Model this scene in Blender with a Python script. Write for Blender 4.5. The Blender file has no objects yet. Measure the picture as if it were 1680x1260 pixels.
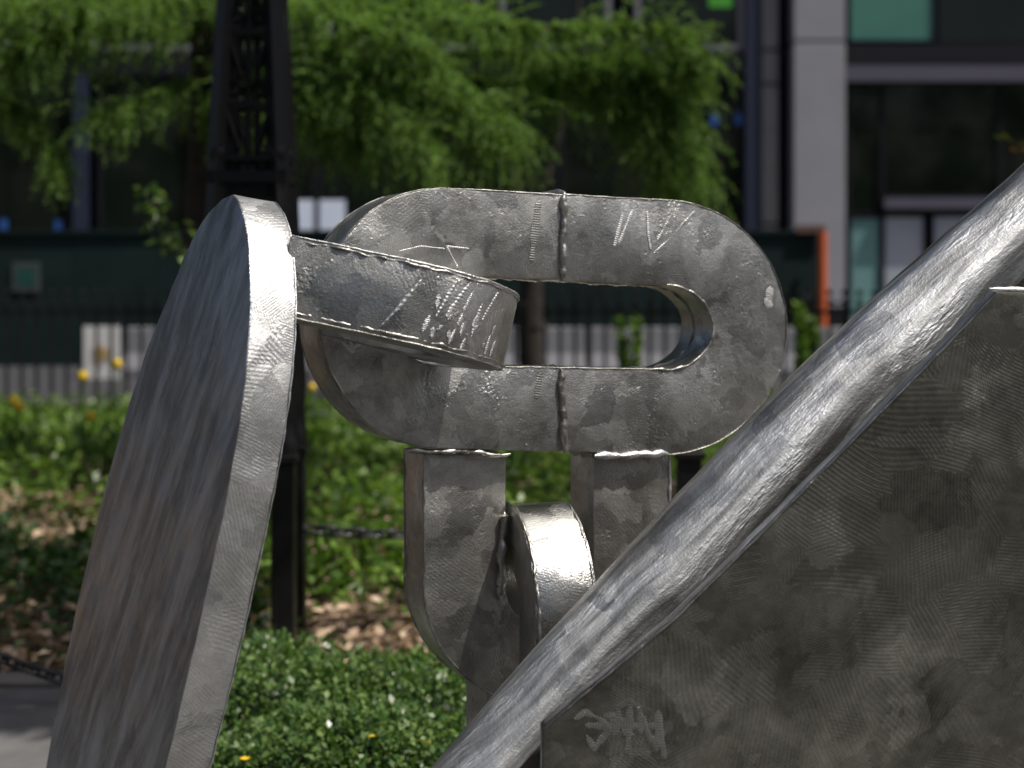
import bpy, bmesh, math, random
import numpy as np
from mathutils import Vector, Matrix, noise as mnoise

random.seed(7); rng = np.random.default_rng(7)
S = bpy.context.scene
COL = S.collection
V = Vector

# ------------------------------------------------------------------ camera, sky, sun, exposure
EYE, FPX, CU, HV = 1.5, 2500.0, 840.0, 417.0      # eye height, focal length in photo pixels, centre column, horizon row
cam_d = bpy.data.cameras.new('camera'); cam = bpy.data.objects.new('camera', cam_d); COL.objects.link(cam)
cam.location = (0, 0, EYE); cam.rotation_euler = (math.radians(90), 0, 0)
cam_d.sensor_width = 36; cam_d.lens = 36 * FPX / 1680; cam_d.shift_y = -(630 - HV) / 1680
cam_d.clip_start = 0.05; cam_d.clip_end = 1000
cam_d.dof.use_dof = True; cam_d.dof.focus_distance = 2.92; cam_d.dof.aperture_fstop = 2.35
S.camera = cam

SUN = V((0.42, -0.21, 0.88)).normalized()
world = bpy.data.worlds.new('World'); S.world = world; world.use_nodes = True
wn = world.node_tree.nodes; wl = world.node_tree.links
sky = wn.new('ShaderNodeTexSky'); sky.sky_type = 'NISHITA'; sky.sun_disc = False
sky.sun_elevation = math.asin(SUN.z); sky.sun_rotation = math.atan2(SUN.x, SUN.y); sky.dust_density = 4.0; sky.ozone_density = 0.5
wl.new(sky.outputs[0], wn['Background'].inputs[0]); wn['Background'].inputs[1].default_value = 0.08
sun_d = bpy.data.lights.new('sun', 'SUN'); sun_d.energy = 4.7; sun_d.angle = math.radians(0.5); sun_d.color = (1, 0.955, 0.88)
sun = bpy.data.objects.new('sun', sun_d); COL.objects.link(sun); sun.rotation_euler = (-SUN).to_track_quat('-Z', 'Y').to_euler()
sun.location = (5, 0, 20)
S.view_settings.view_transform = 'Standard'; S.view_settings.look = 'None'
S.view_settings.exposure = 0.0; S.view_settings.gamma = 1.0; S.view_settings.use_curve_mapping = False
S.render.engine = 'CYCLES'; S.cycles.use_denoising = True
S.cycles.max_bounces = 8; S.cycles.sample_clamp_indirect = 6

# ------------------------------------------------------------------ helpers
def P(u, v, d):
    return V(((u - CU) / FPX * d, d, EYE - (v - HV) / FPX * d))
def on_plane(u, v, p0, n):
    o = V((0, 0, EYE)); dr = V(((u - CU) / FPX, 1, -(v - HV) / FPX))
    return o + dr * (n.dot(p0 - o) / n.dot(dr))
def tag(o, label=None, cat=None, group=None, kind=None):
    if label: o['label'] = label
    if cat: o['category'] = cat
    if group: o['group'] = group
    if kind: o['kind'] = kind
    return o
def empty(name, loc, label=None, cat=None, group=None):
    o = bpy.data.objects.new(name, None); COL.objects.link(o); o.location = loc
    o.empty_display_size = 0.1
    return tag(o, label, cat, group)
def link_mesh(name, me, mat, parent=None, smooth=None):
    if mat and not me.materials: me.materials.append(mat)
    if smooth is not None:
        me.polygons.foreach_set('use_smooth', [True] * len(me.polygons))
        me.set_sharp_from_angle(angle=math.radians(smooth))
    o = bpy.data.objects.new(name, me); COL.objects.link(o)
    if parent:
        o.parent = parent
        q = parent; off = V((0, 0, 0))
        # children are built in world coordinates unless the parent is a prototype at the origin
        while q: off += V(q.location); q = q.parent
        o.location = -off
    return o
def from_bm(name, bm, mat, parent=None, smooth=None):
    me = bpy.data.meshes.new(name); bm.normal_update(); bm.to_mesh(me); bm.free()
    return link_mesh(name, me, mat, parent, smooth)
def box_bm(bm, lo, hi, rot=None, piv=None):
    r = bmesh.ops.create_cube(bm, size=1.0)
    lo, hi = V(lo), V(hi); c = (lo + hi) / 2; s = hi - lo
    for w in r['verts']:
        w.co = V((w.co.x * s.x, w.co.y * s.y, w.co.z * s.z)) + c
        if rot is not None: w.co = rot @ (w.co - V(piv)) + V(piv)
    return r['verts']
def box(name, lo, hi, mat, parent=None, bev=0.0):
    bm = bmesh.new(); box_bm(bm, lo, hi)
    if bev: bmesh.ops.bevel(bm, geom=bm.edges[:], offset=bev, segments=1, affect='EDGES')
    return from_bm(name, bm, mat, parent)
def pbox(name, u0, u1, v0, v1, d, mat, parent=None, th=0.06, bev=0.0):
    a = P(u0, v1, d); b = P(u1, v0, d)
    return box(name, (a.x, d, a.z), (b.x, d + th, b.z), mat, parent, bev)
def tube_bm(bm, pts, rad, seg=8, cap=True):
    n = len(pts); rings = []
    for i, p in enumerate(pts):
        t = (pts[min(i + 1, n - 1)] - pts[max(i - 1, 0)]).normalized()
        a = t.cross(V((0, 0, 1)) if abs(t.z) < 0.9 else V((1, 0, 0))).normalized(); b = t.cross(a)
        r = rad(i / max(1, n - 1)) if callable(rad) else rad
        rings.append([bm.verts.new(p + (a * math.cos(k * 2 * math.pi / seg) + b * math.sin(k * 2 * math.pi / seg)) * r) for k in range(seg)])
    for r0, r1 in zip(rings, rings[1:]):
        for k in range(seg): bm.faces.new((r0[k], r0[(k + 1) % seg], r1[(k + 1) % seg], r1[k]))
    if cap:
        bm.faces.new(rings[0][::-1]); bm.faces.new(rings[-1])
def lathe_bm(bm, prof, c, seg=12):
    rings = [[bm.verts.new(V(c) + V((r * math.cos(2 * math.pi * k / seg), r * math.sin(2 * math.pi * k / seg), z))) for k in range(seg)] for r, z in prof]
    for r0, r1 in zip(rings, rings[1:]):
        for k in range(seg): bm.faces.new((r0[k], r0[(k + 1) % seg], r1[(k + 1) % seg], r1[k]))
    bm.faces.new(rings[0][::-1]); bm.faces.new(rings[-1])
def spline(pts, n):
    """Catmull-Rom through tuples"""
    pts = [np.array(p, float) for p in pts]; m = len(pts) - 1; out = []
    for i in range(n):
        s = i / (n - 1) * m; k = min(int(s), m - 1); t = s - k
        p0, p1, p2, p3 = pts[max(k - 1, 0)], pts[k], pts[k + 1], pts[min(k + 2, m)]
        out.append(0.5 * ((2 * p1) + (-p0 + p2) * t + (2 * p0 - 5 * p1 + 4 * p2 - p3) * t * t + (-p0 + 3 * p1 - 3 * p2 + p3) * t ** 3))
    return out
def quads_mesh(name, verts, nq):
    """verts (nq*4,3) float array -> mesh of nq quads"""
    me = bpy.data.meshes.new(name)
    me.vertices.add(nq * 4); me.vertices.foreach_set('co', np.asarray(verts, np.float32).ravel())
    me.loops.add(nq * 4); me.loops.foreach_set('vertex_index', np.arange(nq * 4, dtype=np.int32))
    me.polygons.add(nq); me.polygons.foreach_set('loop_start', np.arange(0, nq * 4, 4, dtype=np.int32))
    me.update(calc_edges=True); me.validate()
    return me
def unit(a): return a / np.maximum(np.linalg.norm(a, axis=-1, keepdims=True), 1e-9)
def leaf_quads(base, direc, normal, length, width):
    """diamond leaves: base point, direction, rough normal"""
    direc = unit(direc); side = unit(np.cross(direc, normal)); nrm = unit(np.cross(side, direc))
    L = np.asarray(length).reshape(-1, 1); W = np.asarray(width).reshape(-1, 1)
    a = base; b = base + direc * L * 0.45 + side * W * 0.5 + nrm * W * 0.14
    c = base + direc * L - nrm * L * 0.12; d = base + direc * L * 0.45 - side * W * 0.5 + nrm * W * 0.14
    return np.stack([a, b, c, d], 1).reshape(-1, 3)

# ------------------------------------------------------------------ materials
class NT:
    def __init__(s, name):
        s.m = bpy.data.materials.new(name); s.m.use_nodes = True; s.t = s.m.node_tree
        s.b = s.t.nodes['Principled BSDF']; s.out = s.t.nodes['Material Output']
    def n(s, typ, **kw):
        x = s.t.nodes.new(typ)
        for k, v in kw.items():
            if k.startswith('i_'): x.inputs[k[2:]].default_value = v
            else: setattr(x, k, v)
        return x
    def l(s, a, b): s.t.links.new(a, b)
    def math(s, op, a, b=None, c=None):
        x = s.t.nodes.new('ShaderNodeMath'); x.operation = op
        for i, q in enumerate((a, b, c)):
            if q is None: continue
            if isinstance(q, (int, float)): x.inputs[i].default_value = q
            else: s.l(q, x.inputs[i])
        return x.outputs[0]
    def vmath(s, op, a, b=None, scale=None):
        x = s.t.nodes.new('ShaderNodeVectorMath'); x.operation = op
        for i, q in enumerate((a, b)):
            if q is None: continue
            if isinstance(q, tuple): x.inputs[i].default_value = q
            else: s.l(q, x.inputs[i])
        if scale is not None: x.inputs['Scale'].default_value = scale
        return x.outputs['Value'] if op == 'DOT_PRODUCT' else x.outputs[0]
    def noise(s, vec, scale, detail=4, rough=0.55, color=False):
        x = s.n('ShaderNodeTexNoise', i_Scale=scale, i_Detail=detail, i_Roughness=rough)
        if vec is not None: s.l(vec, x.inputs['Vector'])
        return x.outputs['Color' if color else 'Fac']
    def ramp(s, fac, stops):
        x = s.n('ShaderNodeValToRGB'); e = x.color_ramp.elements
        while len(e) < len(stops): e.new(0.5)
        for q, (p, c) in zip(e, stops):
            q.position = p; q.color = (c, c, c, 1) if isinstance(c, (int, float)) else (*c, 1)
        s.l(fac, x.inputs[0]); return x.outputs[0]
    def mix(s, fac, a, b):
        x = s.n('ShaderNodeMix', data_type='RGBA')
        for sock, q in ((x.inputs[0], fac), (x.inputs[6], a), (x.inputs[7], b)):
            if isinstance(q, (int, float)): sock.default_value = q
            elif isinstance(q, tuple): sock.default_value = (*q, 1)
            else: s.l(q, sock)
        return x.outputs[2]
    def bump(s, h, strength, dist, prev=None):
        x = s.n('ShaderNodeBump', i_Strength=strength, i_Distance=dist); s.l(h, x.inputs['Height'])
        if prev is not None: s.l(prev, x.inputs['Normal'])
        return x.outputs[0]

def simple(name, col, rough=0.7, metal=0.0, var=0.15, nscale=8.0, bump=0.0, spec=0.4):
    t = NT(name); tc = t.n('ShaderNodeTexCoord').outputs['Object']
    f = t.noise(tc, nscale, 5)
    c = t.mix(t.ramp(f, [(0.3, 0.0), (0.7, 1.0)]), tuple(x * (1 - var) for x in col), tuple(min(1, x * (1 + var)) for x in col))
    t.l(c, t.b.inputs['Base Color']); t.b.inputs['Roughness'].default_value = rough
    t.b.inputs['Metallic'].default_value = metal; t.b.inputs['Specular IOR Level'].default_value = spec
    if bump: t.l(t.bump(t.noise(tc, nscale * 6, 4), bump, 0.01), t.b.inputs['Normal'])
    return t.m

def steel(name, lo=(0.20, 0.197, 0.18), hi=(0.66, 0.655, 0.63), rough=(0.32, 0.54), cell=9.0, wave=0.006, ripple=0.25, facet=0.45,
          along=None, grime=0.4, seed=0.0, lump=0.007, sscale=42.0, glint=0.8, stain=0.0, aniso=0.0):
    """ground stainless steel: overlapping grinder patches, each brushed its own way"""
    t = NT(name); tc = t.n('ShaderNodeTexCoord').outputs['Object']
    p = t.vmath('ADD', tc, (seed, seed * 1.7, -seed))
    wv = t.vmath('SUBTRACT', t.noise(p, 8.0, 4, 0.6, True), (0.5, 0.5, 0.5))
    pw = t.vmath('ADD', p, t.vmath('SCALE', wv, scale=0.16))
    pc = t.vmath('ADD', p, t.vmath('SCALE', t.vmath('SUBTRACT', t.noise(p, 5.0, 1, 0.4, True), (0.5, 0.5, 0.5)), scale=0.03))
    if along is not None:       # long streaks: squeeze the coordinate along the given direction
        a = V(along).normalized()
        d = t.vmath('DOT_PRODUCT', pc, tuple(a))
        x = t.n('ShaderNodeVectorMath', operation='SCALE'); x.inputs[0].default_value = tuple(a); t.l(d, x.inputs['Scale'])
        ps = t.vmath('ADD', pc, t.vmath('SCALE', x.outputs[0], scale=-0.94))
        streak = t.noise(ps, sscale, 6, 0.62); streak2 = t.noise(ps, sscale * 4, 3, 0.6)
    def patch(scale, off):
        v = t.n('ShaderNodeTexVoronoi', i_Scale=scale, i_Randomness=1.0); t.l(t.vmath('ADD', pw, (off, off, off)), v.inputs['Vector'])
        dr = t.vmath('NORMALIZE', t.vmath('SUBTRACT', v.outputs['Color'], (0.5, 0.5, 0.5)))
        sp = t.n('ShaderNodeSeparateColor'); t.l(v.outputs['Color'], sp.inputs[0])
        return sp.outputs, t.vmath('DOT_PRODUCT', pc, dr)
    c1, s1 = patch(cell, 0.0); c2, s2 = patch(cell * 1.9, 3.3)
    w1 = t.math('SINE', t.math('MULTIPLY', s1, 2 * math.pi / wave)); w2 = t.math('SINE', t.math('MULTIPLY', s2, 2 * math.pi / (wave * 0.75)))
    on1 = t.math('GREATER_THAN', c1[2], 0.45); on2 = t.math('GREATER_THAN', c2[2], 0.55)
    rip = t.math('MULTIPLY', t.math('ADD', t.math('MULTIPLY', w1, on1), t.math('MULTIPLY', w2, on2)), 0.5)
    big = t.noise(p, 7.0, 6, 0.62); fine = t.noise(pc, 240.0, 3, 0.7); mid = t.noise(pw, 26.0, 6, 0.7)
    f = t.math('MULTIPLY', t.ramp(big, [(0.36, 0.0), (0.66, 1.0)]), 0.40)
    f = t.math('ADD', f, t.math('MULTIPLY', c1[0], 0.22)); f = t.math('ADD', f, t.math('MULTIPLY', t.math('MULTIPLY', c2[1], on2), 0.22))
    f = t.math('ADD', f, t.math('MULTIPLY', t.ramp(mid, [(0.3, 0.0), (0.72, 1.0)]), 0.32))
    f = t.math('ADD', f, t.math('MULTIPLY', t.math('SUBTRACT', fine, 0.5), 0.30))
    if along is not None: f = t.math('ADD', t.math('MULTIPLY', f, 0.35), t.math('MULTIPLY', t.ramp(streak, [(0.40, 0.0), (0.61, 1.0)]), 0.65))
    f = t.math('ADD', f, t.math('MULTIPLY', rip, 0.07 * min(1, ripple * 2)))
    c = t.mix(f, lo, hi)
    spots = t.ramp(t.noise(pw, 55.0, 6, 0.75), [(0.60, 0.0), (0.70, 1.0)])
    c = t.mix(t.math('MULTIPLY', spots, grime), c, (0.085, 0.078, 0.062))
    if stain:
        st = t.ramp(t.noise(pw, 2.6, 7, 0.68), [(0.44, 1.0), (0.62, 0.0)]); c = t.mix(t.math('MULTIPLY', st, stain), c, (0.075, 0.07, 0.055))
    t.l(c, t.b.inputs['Base Color'])
    t.b.inputs['Metallic'].default_value = 1.0
    rr = t.n('ShaderNodeMapRange'); rr.inputs['To Min'].default_value = rough[1]; rr.inputs['To Max'].default_value = rough[0]
    t.l(t.math('ADD', t.math('MULTIPLY', c2[0], 0.6), t.math('MULTIPLY', mid, 0.5)), rr.inputs[0]); t.l(rr.outputs[0], t.b.inputs['Roughness'])
    nb = t.bump(s2, facet * 0.16, 1.0)
    nb = t.bump(big, 0.5, lump, nb)
    if ripple: nb = t.bump(rip, ripple, 0.0011, nb)
    nb = t.bump(fine, 0.5, 0.0016, nb)
    # short chattering grinder bites that flash in the sun
    gm = t.ramp(t.noise(pw, 15.0, 5, 0.7), [(0.55, 0.0), (0.62, 1.0)])
    if along is not None: gm = t.ramp(streak, [(0.50, 0.0), (0.62, 1.0)])
    gb = t.n('ShaderNodeBump', i_Distance=0.0035)
    gp = pc if along is None else t.vmath('ADD', pc, t.vmath('SCALE', x.outputs[0], scale=-0.80))
    t.l(t.noise(gp, 130.0 if along is None else 210.0, 2, 0.5), gb.inputs['Height']); t.l(nb, gb.inputs['Normal'])
    t.l(t.math('MULTIPLY', gm, glint), gb.inputs['Strength']); nb = gb.outputs[0]
    if along is not None:
        nb = t.bump(streak, 0.6, 0.10 / sscale, nb); nb = t.bump(streak2, 0.5, 0.03 / sscale, nb)
    t.l(nb, t.b.inputs['Normal'])
    if aniso:
        t.b.inputs['Anisotropic'].default_value = aniso
        cv = t.n('ShaderNodeCombineXYZ'); cv.inputs[0].default_value, cv.inputs[1].default_value, cv.inputs[2].default_value = along
        t.l(cv.outputs[0], t.b.inputs['Tangent'])
    return t.m

def leafmat(name, dark, light, rough=0.45, trans=0.35, spec=0.4):
    t = NT(name); g = t.n('ShaderNodeNewGeometry')
    c = t.mix(t.math('POWER', g.outputs['Random Per Island'], 1.3), dark, light)
    t.l(c, t.b.inputs['Base Color']); t.b.inputs['Roughness'].default_value = rough
    t.b.inputs['Specular IOR Level'].default_value = spec
    tr = t.n('ShaderNodeBsdfTranslucent'); hs = t.n('ShaderNodeMix', data_type='RGBA'); hs.blend_type = 'MULTIPLY'; hs.inputs[0].default_value = 1
    t.l(c, hs.inputs[6]); hs.inputs[7].default_value = (1.25, 1.5, 0.45, 1); t.l(hs.outputs[2], tr.inputs[0])
    ms = t.n('ShaderNodeMixShader'); ms.inputs[0].default_value = trans
    t.l(t.b.outputs[0], ms.inputs[1]); t.l(tr.outputs[0], ms.inputs[2]); t.l(ms.outputs[0], t.out.inputs[0])
    return t.m

BAR_DIR = (0.70, 0.0, 0.71)
M = {}
M['steel'] = steel('ground_steel', lo=(0.13, 0.128, 0.116), hi=(0.72, 0.715, 0.69), ripple=0.10, wave=0.0045)
M['steel_arm'] = steel('ground_steel_arm', seed=3.1, ripple=0.12, wave=0.0045, lo=(0.15, 0.148, 0.135), facet=0.4, hi=(0.72, 0.715, 0.70))
M['steel_u'] = steel('ground_steel_pendant', lo=(0.20, 0.19, 0.172), hi=(0.76, 0.74, 0.695), seed=5.3, ripple=0.12, glint=0.5)
M['steel_loop'] = steel('ground_steel_loop', lo=(0.28, 0.28, 0.275), hi=(0.62, 0.62, 0.61), rough=(0.22, 0.50), seed=8.2, ripple=0.1, facet=0.4, grime=0.3)
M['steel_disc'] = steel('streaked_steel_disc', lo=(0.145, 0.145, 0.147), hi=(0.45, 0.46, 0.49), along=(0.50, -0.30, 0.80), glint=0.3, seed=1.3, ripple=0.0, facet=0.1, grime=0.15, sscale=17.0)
M['steel_rim'] = steel('sunlit_steel_rim', lo=(0.27, 0.27, 0.265), hi=(0.84, 0.84, 0.83), rough=(0.44, 0.60), seed=2.2, facet=0.8, lump=0.012, grime=0.25)  # lifted base colour stands in for the sun highlight along the rim
M['steel_bar'] = steel('brushed_steel_bar', lo=(0.14, 0.14, 0.137), hi=(0.80, 0.81, 0.82), rough=(0.42, 0.60), along=BAR_DIR, aniso=0.56, ripple=0.0, facet=0.25, grime=0.15, seed=4.4, sscale=34.0)
M['steel_plate'] = steel('swirled_steel_plate', lo=(0.055, 0.054, 0.046), hi=(0.47, 0.465, 0.41), rough=(0.38, 0.58), cell=7.5, wave=0.0062, ripple=0.34, facet=0.15, glint=0.12, stain=0.55, grime=0.35, seed=6.6, lump=0.002)
M['weld'] = steel('weld_bead_steel', lo=(0.20, 0.19, 0.17), hi=(0.60, 0.58, 0.54), rough=(0.36, 0.5), cell=40, ripple=0.0, grime=0.5, seed=9.0)
M['weld_bright'] = steel('fresh_weld_steel', lo=(0.6, 0.6, 0.6), hi=(0.88, 0.88, 0.88), rough=(0.42, 0.55), cell=40, ripple=0.0, grime=0.1, seed=9.4)
M['mark'] = steel('mark_and_glint_steel', lo=(0.42, 0.42, 0.41), hi=(0.85, 0.85, 0.84), rough=(0.48, 0.6), cell=30, ripple=0.0, facet=0.2, grime=0.0)
M['mark_dull'] = steel('dull_grinder_mark_steel', lo=(0.20, 0.20, 0.185), hi=(0.44, 0.44, 0.41), rough=(0.45, 0.6), cell=30, ripple=0.0, facet=0.2, grime=0.0)
M['black_iron'] = simple('black_painted_iron', (0.006, 0.006, 0.0065), 0.42, 0.0, 0.3, 20, 0.1, 0.3)
M['bark'] = simple('dark_bark', (0.028, 0.023, 0.019), 0.9, 0, 0.5, 14, 0.8)
M['needles'] = leafmat('soft_needles', (0.06, 0.12, 0.030), (0.26, 0.38, 0.12), 0.6, 0.40, 0.25)
M['cover'] = leafmat('groundcover_leaves', (0.035, 0.085, 0.014), (0.20, 0.31, 0.055), 0.4, 0.30)
M['ivy'] = leafmat('ivy_leaves', (0.025, 0.065, 0.02), (0.07, 0.13, 0.035), 0.4, 0.3)
M['box'] = leafmat('boxwood_leaves', (0.04, 0.10, 0.028), (0.20, 0.29, 0.09), 0.32, 0.28, 0.55)
M['canopy'] = leafmat('canopy_leaves', (0.04, 0.08, 0.02), (0.09, 0.15, 0.03), 0.5, 0.35)
M['grove'] = leafmat('grove_leaves', (0.03, 0.06, 0.018), (0.08, 0.12, 0.03), 0.5, 0.3)
M['twigleaf'] = leafmat('spring_leaves', (0.10, 0.15, 0.03), (0.35, 0.14, 0.05), 0.5, 0.4)
M['litter'] = leafmat('dry_leaf_litter', (0.26, 0.17, 0.105), (0.72, 0.55, 0.40), 0.8, 0.1, 0.2)
M['tulip'] = simple('yellow_petals', (0.75, 0.50, 0.02), 0.5, 0, 0.1)
M['stem'] = simple('green_stem', (0.06, 0.13, 0.03), 0.6)
M['soil'] = simple('brown_soil', (0.10, 0.065, 0.042), 0.95, 0, 0.45, 9, 0.8)
M['paving'] = simple('grey_paving', (0.12, 0.118, 0.115), 0.85, 0, 0.2, 5, 0.3)
M['kerb'] = simple('kerb_stone', (0.16, 0.15, 0.135), 0.85, 0, 0.15, 6, 0.2)
M['asphalt'] = simple('asphalt', (0.037, 0.037, 0.042), 0.85, 0, 0.15, 4, 0.3)
M['walk'] = simple('pale_sidewalk', (0.20, 0.195, 0.19), 0.85, 0, 0.1, 3, 0.2)
M['concrete'] = simple('barrier_concrete', (0.15, 0.15, 0.165), 0.85, 0, 0.12, 3, 0.2)
M['hoard'] = simple('dark_green_hoarding', (0.006, 0.016, 0.015), 0.75, 0, 0.3, 2, 0.1, 0.2)
M['hoard_lt'] = simple('green_notice', (0.008, 0.06, 0.045), 0.5)
M['hoard_rim'] = simple('grey_notice_frame', (0.05, 0.06, 0.06), 0.5)
M['orange'] = simple('orange_plastic', (0.55, 0.11, 0.03), 0.45, 0, 0.08)
M['rust'] = simple('rusty_brown', (0.10, 0.06, 0.045), 0.8, 0, 0.3)
M['clad_lt'] = simple('pale_stone_cladding', (0.235, 0.235, 0.26), 0.6, 0, 0.05, 1.5, 0.1)
M['clad_mid'] = simple('grey_stone_cladding', (0.16, 0.155, 0.16), 0.6, 0, 0.1, 2)
M['clad_dk'] = simple('dark_cladding', (0.007, 0.008, 0.011), 0.6, 0, 0.1, 2, 0, 0.2)
M['navy'] = simple('navy_mullion', (0.018, 0.024, 0.045), 0.4, 0, 0.08, 2)
M['frame'] = simple('pale_window_frame', (0.17, 0.165, 0.19), 0.5, 0, 0.06, 2)
M['beam'] = simple('plum_grey_beam', (0.075, 0.07, 0.10), 0.5, 0, 0.06, 2)
M['glass'] = simple('dark_glass', (0.006, 0.009, 0.007), 0.05, 0, 0.3, 0.6, 0, 0.35)
M['teal'] = simple('teal_glass', (0.055, 0.17, 0.13), 0.12, 0, 0.08, 1, 0, 0.5)
M['teal2'] = simple('pale_teal_glass', (0.13, 0.25, 0.25), 0.12, 0, 0.08, 1, 0, 0.5)
M['panel'] = simple('grey_blue_panel', (0.30, 0.32, 0.38), 0.4, 0, 0.06, 1)
M['board'] = simple('skylit_window_panel', (0.62, 0.68, 0.82), 0.5, 0, 0.05, 1)  # sky light on the window panels, put into the colour
M['blue'] = simple('blue_tape', (0.02, 0.08, 0.28), 0.5)
M['lime'] = simple('lime_sticker', (0.06, 0.30, 0.03), 0.5)
M['white'] = simple('white_board_paint', (0.62, 0.61, 0.60), 0.5, 0, 0.06)
M['tan'] = simple('tan_emblem_paint', (0.42, 0.30, 0.12), 0.5)
M['timber'] = simple('brown_timber', (0.06, 0.045, 0.035), 0.8, 0, 0.3, 10, 0.4)

# ------------------------------------------------------------------ ground, paving, road
def sheet(name, x0, x1, y0, y1, z, mat, nx=1, ny=1):
    me = bpy.data.meshes.new(name); xs = np.linspace(x0, x1, nx + 1); ys = np.linspace(y0, y1, ny + 1)
    vs = [(x, y, z) for y in ys for x in xs]
    fs = [(j * (nx + 1) + i, j * (nx + 1) + i + 1, (j + 1) * (nx + 1) + i + 1, (j + 1) * (nx + 1) + i) for j in range(ny) for i in range(nx)]
    me.from_pydata(vs, [], fs); me.update()
    return tag(link_mesh(name, me, mat), kind='structure')
sheet('ground', -150, 150, -150, 150, 0.0, M['soil'])
pv = sheet('pavement', -30, 30, -40, 5.22, 0.004, M['asphalt'])
pvp = []
bm = bmesh.new(); box_bm(bm, (-0.592, -0.592, 0), (0.592, 0.592, 0.012)); bmesh.ops.bevel(bm, geom=[e for e in bm.edges], offset=0.004, segments=1, affect='EDGES')
slab_me = bpy.data.meshes.new('paving_slab'); bm.to_mesh(slab_me); bm.free(); slab_me.materials.append(M['paving'])
for i in range(-4, 4):
    for j in range(0, 4):
        o = bpy.data.objects.new('paving_slab', slab_me); COL.objects.link(o); o.parent = pv
        o.location = (i * 1.2 + 0.55, 5.21 - 0.6 - j * 1.2, 0.006)
kb = empty('kerb', (0, 5.28, 0)); kb['kind'] = 'structure'
for i in range(-6, 1):
    box('kerb_stone', (i * 0.9 - 0.9 + 0.004, 5.22, 0), (i * 0.9 - 0.004, 5.34, 0.03 + 0.003 * (i % 3)), M['kerb'], kb, 0.006)
sheet('sidewalk', -40, 40, 13.95, 15.1, 0.006, M['walk'])
box('kerb_edge', (-40, 15.1, 0), (40, 15.25, 0.02), M['kerb'])['kind'] = 'structure'
sheet('road', -60, 60, 15.25, 21.3, 0.004, M['asphalt'])
fs_ = box('far_sidewalk', (-60, 21.3, -0.05), (60, 27.0, 0.12), M['walk']); fs_['kind'] = 'structure'

# ------------------------------------------------------------------ the steel sculpture
ROOT = empty('steel_sculpture', (0, 3.0, 0),
             'large welded steel sculpture of an oval slab, interlocked chain links and a leaning bar', 'sculpture')
def jit(p, amp, sc=28.0):
    return V((mnoise.noise(p * sc), mnoise.noise(p * sc + V((9, 3, 1))), mnoise.noise(p * sc + V((2, 7, 5))))) * amp
def sharp_bevel(bm, off=0.004, ang=40):
    bm.normal_update()
    es = [e for e in bm.edges if len(e.link_faces) == 2 and e.calc_face_angle(0) > math.radians(ang)]
    bmesh.ops.bevel(bm, geom=es, offset=off, segments=2, profile=0.6, affect='EDGES', clamp_overlap=True)
def ladder(name, outer, inner, ext, closed, mat, amp=0.0022, bev=0.0045):
    """solid between two matching 3D curves, extruded by ext"""
    bm = bmesh.new(); n = len(outer)
    o0 = [bm.verts.new(p + jit(p, amp)) for p in outer]; i0 = [bm.verts.new(p + jit(p, amp)) for p in inner]
    o1 = [bm.verts.new(p + ext + jit(p + ext, amp)) for p in outer]; i1 = [bm.verts.new(p + ext + jit(p + ext, amp)) for p in inner]
    rngk = range(n if closed else n - 1)
    for k in rngk:
        q = (k + 1) % n
        bm.faces.new((o0[k], o0[q], i0[q], i0[k])); bm.faces.new((o1[q], o1[k], i1[k], i1[q]))
        bm.faces.new((o0[q], o0[k], o1[k], o1[q])); bm.faces.new((i0[k], i0[q], i1[q], i1[k]))
    if not closed:
        bm.faces.new((o0[0], i0[0], i1[0], o1[0])); bm.faces.new((i0[-1], o0[-1], o1[-1], i1[-1]))
    bmesh.ops.recalc_face_normals(bm, faces=bm.faces[:]); sharp_bevel(bm, bev)
    return from_bm(name, bm, mat, ROOT, 32)
def weld(pts, r, mat, parent, name='weld_bead', wob=0.5, step=0.006, seg=7):
    """lumpy bead along a 3D polyline"""
    L = [0]
    for a, b in zip(pts, pts[1:]): L.append(L[-1] + (b - a).length)
    n = max(4, int(L[-1] / step)); out = []; j = 0
    for i in range(n + 1):
        s = L[-1] * i / n
        while j < len(L) - 2 and L[j + 1] < s: j += 1
        t = (s - L[j]) / max(1e-9, L[j + 1] - L[j]); out.append(pts[j].lerp(pts[j + 1], t))
    out = [p + jit(p, r * wob * 0.9, 34) for p in out]
    ph = random.random() * 9
    rad = lambda t: r * max(0.25, 0.72 + wob * 0.75 * mnoise.noise(V((t * L[-1] * 48 + ph, ph, 0))) + wob * 0.45 * mnoise.noise(V((t * L[-1] * 150 + ph, ph, 5)))) * min(1, 0.3 + 8 * min(t, 1 - t))
    bm = bmesh.new(); tube_bm(bm, out, rad, seg)
    o = from_bm(name, bm, mat, parent, 60)
    return o
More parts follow.
